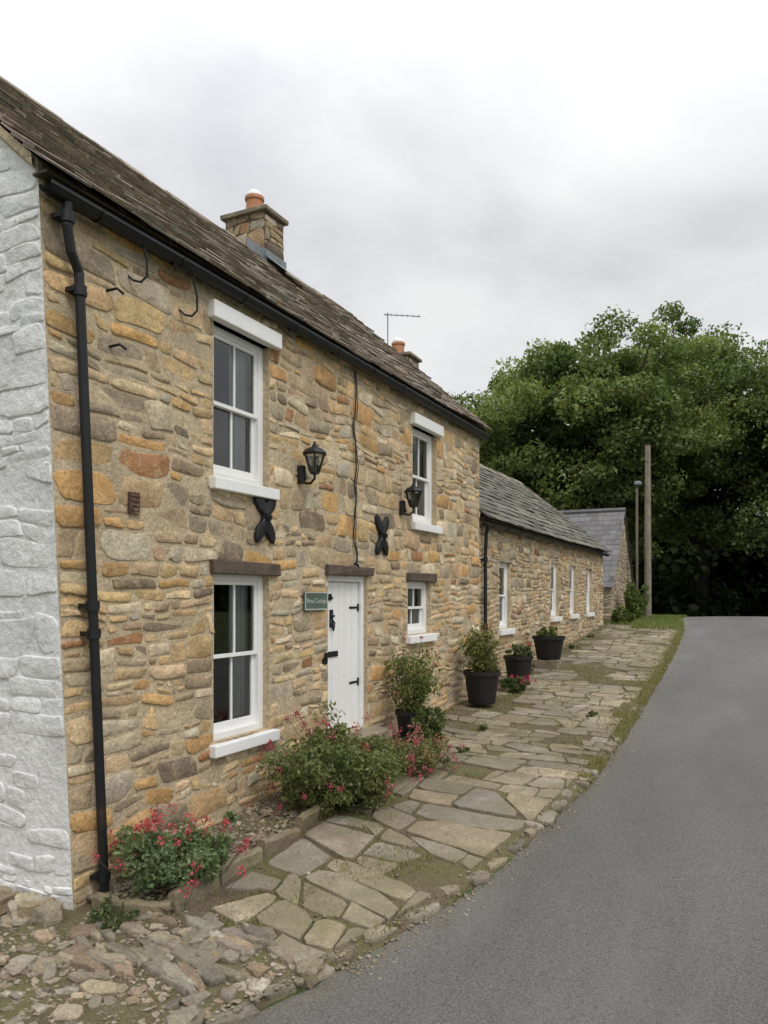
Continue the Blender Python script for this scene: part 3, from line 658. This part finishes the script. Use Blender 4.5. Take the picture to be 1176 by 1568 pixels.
def tree(name,x,y,rx,rz,zc,nc=85,nl=420,ls=.26,trunk=.45,colA=(.09,.13,.04),colB=(.215,.25,.085),seed=1,rmin=.7,rmax=1.7):
    global rng
    random.seed(seed); rng=np.random.default_rng(seed)
    z0=g(y)-.1; e=empty(name,(x,y,z0)); cen=[];rad=[]
    while len(cen)<nc:
        d=Vector((R(-1,1),R(-1,1),R(-.85,1)))
        if d.length>1 or d.length<.1: continue
        k=R(.70,1.04) if random.random()<.85 else R(.3,.6); d=d.normalized()*k
        lump=1+.32*noise.noise(d*2.2+Vector((seed*3.3,0,0)))
        r=R(rmin,rmax)*rx/7.; cx=x+d.x*(rx-r*.6)*lump; cy=y+d.y*(rx-r*.6)*lump; cz=zc+d.z*(rz-r*.6)*lump
        cen.append((cx,cy,cz)); rad.append(r)
    P,C,O_=clumps(cen,rad,nl,colA=colA,colB=colB,flat=.62)
    leafmesh('crown',P,ls,C,e,out=O_)
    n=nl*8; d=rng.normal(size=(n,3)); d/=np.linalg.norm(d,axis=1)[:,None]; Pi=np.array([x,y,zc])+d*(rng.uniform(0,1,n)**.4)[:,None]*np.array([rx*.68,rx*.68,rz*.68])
    leafmesh('inner_shade_foliage',Pi,ls*1.8,np.array(colA)[None,:]*rng.uniform(.2,.4,(n,1)),e)  # inner leaves coloured much darker to paint the shade inside the crown
    a=Acc(); fork=z0+(zc-rz-z0)*.9+1.0
    a.tube([(x,y,z0-.3),(x,y,z0+.5),(x+.1,y,fork),(x+.15,y+.1,zc),(x,y,zc+rz*.55)],[trunk*1.5,trunk*1.05,trunk*.8,trunk*.45,.06],10)
    for i in range(0,nc,2):
        c=Vector(cen[i]); b=Vector((x+.1,y,R(fork-.3,zc+rz*.2))); m_=(b+c)/2+Vector((R(-.5,.5),R(-.5,.5),R(.0,.7))); a.tube([b,m_,c],[trunk*.32,trunk*.2,.04],6)
    a.build('trunk',M_bark,e,smooth=True)
tree('deciduous_tree',-3.8,44.5,7.2,6.4,11.4,nc=180,nl=440,seed=3)
tree('deciduous_tree',-11.2,46,6.0,5.4,10.1,nc=105,nl=380,seed=5)
tree('deciduous_tree',1.2,53,7.4,7.8,12.6,nc=165,nl=400,seed=9)
tree('deciduous_tree',9.8,50,7.6,7.6,10.9,nc=165,nl=420,seed=11)
tree('deciduous_tree',17,60,7,9,12,nc=70,nl=330,seed=12)
tree('deciduous_tree',8.9,40,4.6,2.5,8.6,nc=60,nl=330,seed=15,ls=.2,trunk=.2,colA=(.15,.19,.06),colB=(.25,.29,.11),rmin=.6,rmax=1.3)
random.seed(20); rng=np.random.default_rng(20)
cen=[];rad=[]
for k in range(400):
    x=R(-30,60); y=R(66,76); cen.append((x,y,g(y)+R(0,1)**1.3*13)); rad.append(R(1.6,2.8))
for k in range(150):
    x=R(-6,14); y=R(61,66); cen.append((x,y,g(y)+R(0,8))); rad.append(R(1.3,2.2))
for k in range(70):
    x=R(-14,2.0); y=R(46,60); cen.append((x,y,g(y)+R(.3,4))); rad.append(R(1,1.8))
for k in range(110):
    x=R(8.6,30); y=R(38,60); cen.append((x,y,g(y)+R(.3,5))); rad.append(R(1,1.9))
P,C,O_=clumps(cen,rad,190,colA=(.018,.028,.009),colB=(.035,.05,.015)); leafmesh('woodland',P,.60,C,None,out=O_,aspect=.7)  # near-black leaf colours paint in the deep shade below the crowns
# ---------------------------------------------------------------- plants
def shrub(name,c,r,h,nc,nl,ls,colA,colB,flowers=0,fcol=(.45,.03,.07),pot=None,seed=1,aspect=.5,fs=.022,open_=1.0):
    global rng
    random.seed(seed); rng=np.random.default_rng(seed); e=empty(name,c); c=Vector(c); cen=[];rad=[]
    zb=c.z
    if pot:
        pr,ph=pot; a=Acc(); a.lathe([(pr*.72,0),(pr*.74,.01),(pr*.95,ph*.86),(pr*1.04,ph*.87),(pr*1.04,ph),(pr*.96,ph),(pr*.92,ph*.85)],c,28,closed=False); a.lathe([(.001,.005),(pr*.72,.0)],c,28,closed=False); a.build('pot',M_plastic,e,smooth=False)
        a=Acc(); a.lathe([(pr*.93,ph*.86),(pr*.5,ph*.9),(.001,ph*.9)],c,16); a.build('pot_soil',M_soil_roomdark,e); zb=c.z+ph*.88
    st=Acc()
    for k in range(nc):
        t=R(0,6.28); q=math.sqrt(R(0,1)); hz=h*R(.12,1)*(1-.35*q); p=Vector((c.x+r*q*math.cos(t)*(.5+.5*hz/h),c.y+r*q*math.sin(t)*(.5+.5*hz/h),zb+hz))
        if random.random()<.22: p+=Vector((R(-.12,.12),R(-.12,.12),R(.05,.25)*h))
        if p.x<.1: p.x=.1+R(0,.1)
        cen.append(tuple(p)); rad.append(R(.07,.15)*open_*max(r,h)/.8)
        b=Vector((c.x+(p.x-c.x)*.2,c.y+(p.y-c.y)*.2,zb-.03)); m_=(b+p)/2+Vector((R(-.04,.04),R(-.04,.04),.05)); st.tube([b,m_,p],[.006,.004,.003],5,col=(.09,.11,.04))
    P,C,O_=clumps(cen,rad,nl,flat=.9,colA=colA,colB=colB); P[:,0]=np.maximum(P[:,0],.05); P[:,2]=np.maximum(P[:,2],g(c.y)+.05)
    leafmesh('leaves',P,ls,C,e,aspect=aspect)
    if flowers:
        FP=[];FCc=[]
        for k in range(flowers):
            t=R(0,6.28); q=R(.3,1.1); hz=h*(1.15-.45*q*q)*R(.85,1.15)
            if random.random()<.4: hz*=R(.3,.8); q=R(.9,1.2)
            p=Vector((c.x+r*q*math.cos(t),c.y+r*q*math.sin(t),zb+hz)); p.x=max(p.x,.08)
            st.tube([p-Vector(((p.x-c.x)*.3,(p.y-c.y)*.3,.22)),p],.0025,4,col=(.12,.12,.06))
            n=24; d=rng.normal(size=(n,3))*np.array([.024,.024,.026])*R(.5,1.3); FP.append(np.array(p)+d); FCc.append(np.array(fcol)*rng.uniform(.6,1.4,(n,1)))
        leafmesh('flowers',np.concatenate(FP),fs,np.concatenate(FCc),e,material=M_petal,aspect=.9)
    st.build('stems',M_leaf,e)
GA,GB=(.12,.15,.055),(.22,.235,.095)
shrub('red_valerian_plant',(.54,4.95,g(4.95)+.08),.54,.54,84,80,.05,(.12,.17,.08),(.21,.26,.13),flowers=38,fcol=(.5,.09,.12),seed=31)
shrub('red_valerian_plant',(.80,7.15,g(7.15)+.02),.84,.88,170,90,.055,GA,GB,flowers=48,fcol=(.42,.08,.12),seed=32)
shrub('red_valerian_plant',(.95,8.5,g(8.5)+.05),.62,.44,56,70,.05,(.15,.16,.065),(.26,.23,.10),flowers=50,fcol=(.42,.16,.16),seed=33)
shrub('potted_rose_bush',(.42,9.95,g(9.95)+.08),.38,1.05,56,40,.06,(.10,.13,.04),(.20,.21,.07),pot=(.24,.42),seed=34,fcol=(.4,.1,.08),flowers=6)
shrub('garden_shrub',(.58,10.0,g(10)+.06),.46,.5,34,90,.055,(.08,.11,.035),(.14,.17,.06),seed=35)
shrub('potted_climbing_rose',(.48,12.75,g(12.75)+.12),.38,.88,56,36,.065,(.11,.13,.04),(.22,.21,.075),pot=(.31,.56),seed=36,flowers=5,fcol=(.35,.15,.06))
shrub('potted_shrub',(.38,15.3,g(15.3)+.14),.34,.32,24,50,.06,(.09,.12,.045),(.16,.18,.07),pot=(.29,.48),seed=37,flowers=4)
shrub('potted_shrub',(.42,17.6,g(17.6)+.26),.34,.30,24,50,.06,(.11,.14,.05),(.19,.20,.07),pot=(.36,.52),seed=38)
a=Acc(); a.box(.15,.68,17.35,17.87,g(17.6),g(17.6)+.255,jit=.01,col=(.2,.17,.12)); a.build('stone_plinth',M_stone,bevel=.02)
shrub('geranium_plant',(.6,14.3,g(14.3)+.07),.35,.30,30,80,.05,(.08,.12,.04),(.13,.17,.06),seed=39,flowers=12,fcol=(.5,.04,.14))
shrub('garden_shrub',(.35,28.0,g(28)),.6,.6,40,90,.10,(.09,.13,.03),(.16,.20,.06),seed=40)
shrub('garden_shrub',(.2,31.2,g(31.2)),.7,1.3,50,90,.11,(.08,.12,.03),(.14,.18,.05),seed=42)
shrub('ivy_weed',(.45,4.30,g(4.3)+.05),.22,.16,18,70,.035,(.09,.12,.05),(.13,.15,.06),seed=43)
for i,(x,y,s_) in enumerate([(.25,8.05,.2),(.2,11.3,.2),(.3,13.6,.16),(.25,16.5,.18),(.2,18.8,.15),(.2,21.0,.16),(.2,23.4,.14),(2.4,12.5,.10),(1.3,9.6,.10),(1.1,11.0,.09)]): shrub('path_weed',(x,y,g(y)+.05),s_,s_*1.0,12,50,.04,(.11,.13,.05),(.19,.19,.08),seed=60+i)
random.seed(50); rng=np.random.default_rng(50)
def blades(name,pts,h,cols,parent=None):
    a=Acc()
    for (x,y,z) in pts:
        t=R(0,6.28); l=R(.5,1.3)*h; w=l*.09+.002; dx,dy=math.cos(t),math.sin(t); b=R(.1,.6)*l
        c=vary(random.choice(cols),.7,1.3)
        a.add([(x-dy*w,y+dx*w,z),(x+dy*w,y-dx*w,z),(x+dx*b*.4+dy*w*.6,y+dy*b*.4-dx*w*.6,z+l*.6),(x+dx*b,y+dy*b,z+l)],[(0,1,2),(0,2,3)],c)
    return a.build(name,M_leaf,parent)
pts=[]
for k in range(17000):
    y=R(9,27); den=noise.noise(Vector((y*.7,1,0)))+.4*noise.noise(Vector((y*2.5,3,0)))
    if den<-.25+max(0,(14-y)*.08): continue
    x=edge(y)+.03-abs(random.gauss(0,.17)); pts.append((x,y,g(y)+.05 if x<edge(y) else g(y)+.01))
blades('grass_verge',pts,.05,[(.20,.19,.08),(.27,.23,.11),(.33,.28,.15),(.17,.175,.06)])
pts=[]
for k in range(12000):
    y=R(26,37); x=R(-.2,edge(y)+.05) if y>27.3 else edge(y)-R(.0,1.6); pts.append((x,y,g(y)+.0 if y>29 else g(y)+.05))
blades('grass_bank',pts,.10,[(.13,.18,.045),(.18,.21,.06),(.23,.23,.09)])
pts=[]
for k in range(60000):
    y=4.6+22*random.random()**1.5; x=R(.05,edge(y)-.05); n_=noise.noise(Vector((x*1.6,y*1.1,5)))+.3*noise.noise(Vector((x*5,y*5,0))); pn=noise.noise(Vector((x*.9,y*.6,11)))
    if n_<.20 and not (y>8.2 and pn>.28) and random.random()>.06: continue
    pts.append((x,y,g(y)+.055))
for k in range(4500):
    y=4.6+22*random.random(); pts.append((abs(random.gauss(0,.12))+.02,y,g(y)+.055))
for k in range(5000):
    y=4.5+24*random.random(); 
    if noise.noise(Vector((y*1.1,8,0)))>-.1: pts.append((edge(y)+R(-.18,.06),y,g(y)+.015))
blades('grass_tufts',pts,.034,[(.16,.17,.06),(.22,.20,.08),(.27,.23,.12)])
# ---------------------------------------------------------------- poles
a=Acc(); a.tube([(.55,33.4,1.3),(.55,33.4,8.65)],[.15,.11],12); a.box(.50,.60,33.25,33.29,8.0,8.4); po=a.build('utility_pole',M_timber,smooth=False)
e=empty('street_lamp',(.05,33.9,1.5)); a=Acc(); a.tube([(.05,33.9,1.3),(.05,33.9,7.0)],.05,8); a.tube([(.05,33.9,7.0),(.1,33.6,7.12),(.18,33.2,7.12)],.04,8); a.build('lamp_post',M_timber,e)
a=Acc(); a.box(.08,.34,32.9,33.3,7.02,7.16); a.build('lamp_head',M_lead,e,bevel=.03)
# ---------------------------------------------------------------- world & sun
sv=Vector((.62,-.38,.9)).normalized()
w=bpy.data.worlds.new('World'); bpy.context.scene.world=w; w.use_nodes=True; N=w.node_tree.nodes; L=w.node_tree.links; bg=N['Background']; bg.inputs[1].default_value=.1
sk=N.new('ShaderNodeTexSky'); sk.sky_type='NISHITA'; sk.sun_disc=False; sk.sun_elevation=math.asin(sv.z); sk.sun_rotation=math.atan2(sv.x,sv.y)
tc=N.new('ShaderNodeTexCoord'); sp=N.new('ShaderNodeSeparateXYZ'); L.new(tc.outputs['Generated'],sp.inputs[0])
def mth(op,a_,b_):
    x=N.new('ShaderNodeMath'); x.operation=op
    for i,q in enumerate((a_,b_)):
        if isinstance(q,(int,float)): x.inputs[i].default_value=q
        elif q is not None: L.new(q,x.inputs[i])
    return x.outputs[0]
zz=mth('MAXIMUM',sp.outputs[2],0.0); den=mth('ADD',zz,.28)
cb=N.new('ShaderNodeCombineXYZ'); L.new(mth('DIVIDE',sp.outputs[0],den),cb.inputs[0]); L.new(mth('DIVIDE',sp.outputs[1],den),cb.inputs[1])
ns=N.new('ShaderNodeTexNoise'); ns.inputs['Scale'].default_value=1.7; ns.inputs['Detail'].default_value=6; ns.inputs['Roughness'].default_value=.5; ns.inputs['Distortion'].default_value=.35; L.new(cb.outputs[0],ns.inputs['Vector'])
rp=N.new('ShaderNodeValToRGB'); L.new(ns.outputs['Fac'],rp.inputs[0]); el=rp.color_ramp.elements
el[0].position=.34; el[0].color=(.67,.685,.71,1); el[1].position=.60; el[1].color=(.95,.95,.945,1)
q=el.new(.47); q.color=(.82,.83,.845,1)
mr=N.new('ShaderNodeMapRange'); L.new(zz,mr.inputs[0]); mr.inputs[1].default_value=.42; mr.inputs[2].default_value=.9; mr.inputs[3].default_value=9.4; mr.inputs[4].default_value=23
sc=N.new('ShaderNodeVectorMath'); sc.operation='SCALE'; L.new(rp.outputs[0],sc.inputs[0]); L.new(mr.outputs[0],sc.inputs['Scale'])
mx=N.new('ShaderNodeMixRGB'); mx.inputs[0].default_value=.94; L.new(sk.outputs[0],mx.inputs[1]); L.new(sc.outputs[0],mx.inputs[2]); L.new(mx.outputs[0],bg.inputs[0])
ld=bpy.data.lights.new('sun','SUN'); ld.energy=1.3; ld.angle=math.radians(24); ld.color=(1,.96,.90); lo=bpy.data.objects.new('sun',ld); lo.rotation_euler=sv.to_track_quat('Z','Y').to_euler(); bpy.context.scene.collection.objects.link(lo)
# ---------------------------------------------------------------- camera
cd=bpy.data.cameras.new('camera'); cam=bpy.data.objects.new('camera',cd); bpy.context.scene.collection.objects.link(cam); bpy.context.scene.camera=cam
cd.sensor_fit='VERTICAL'; cd.sensor_height=36; cd.sensor_width=27; cd.lens=27.3; cd.shift_y=.0816; cd.clip_end=5000
cam.location=(4.85,0,EYE); cam.rotation_euler=(math.pi/2,0,math.radians(26.1))
vs_=bpy.context.scene.view_settings; vs_.view_transform='Standard'; vs_.look='None'; vs_.exposure=0
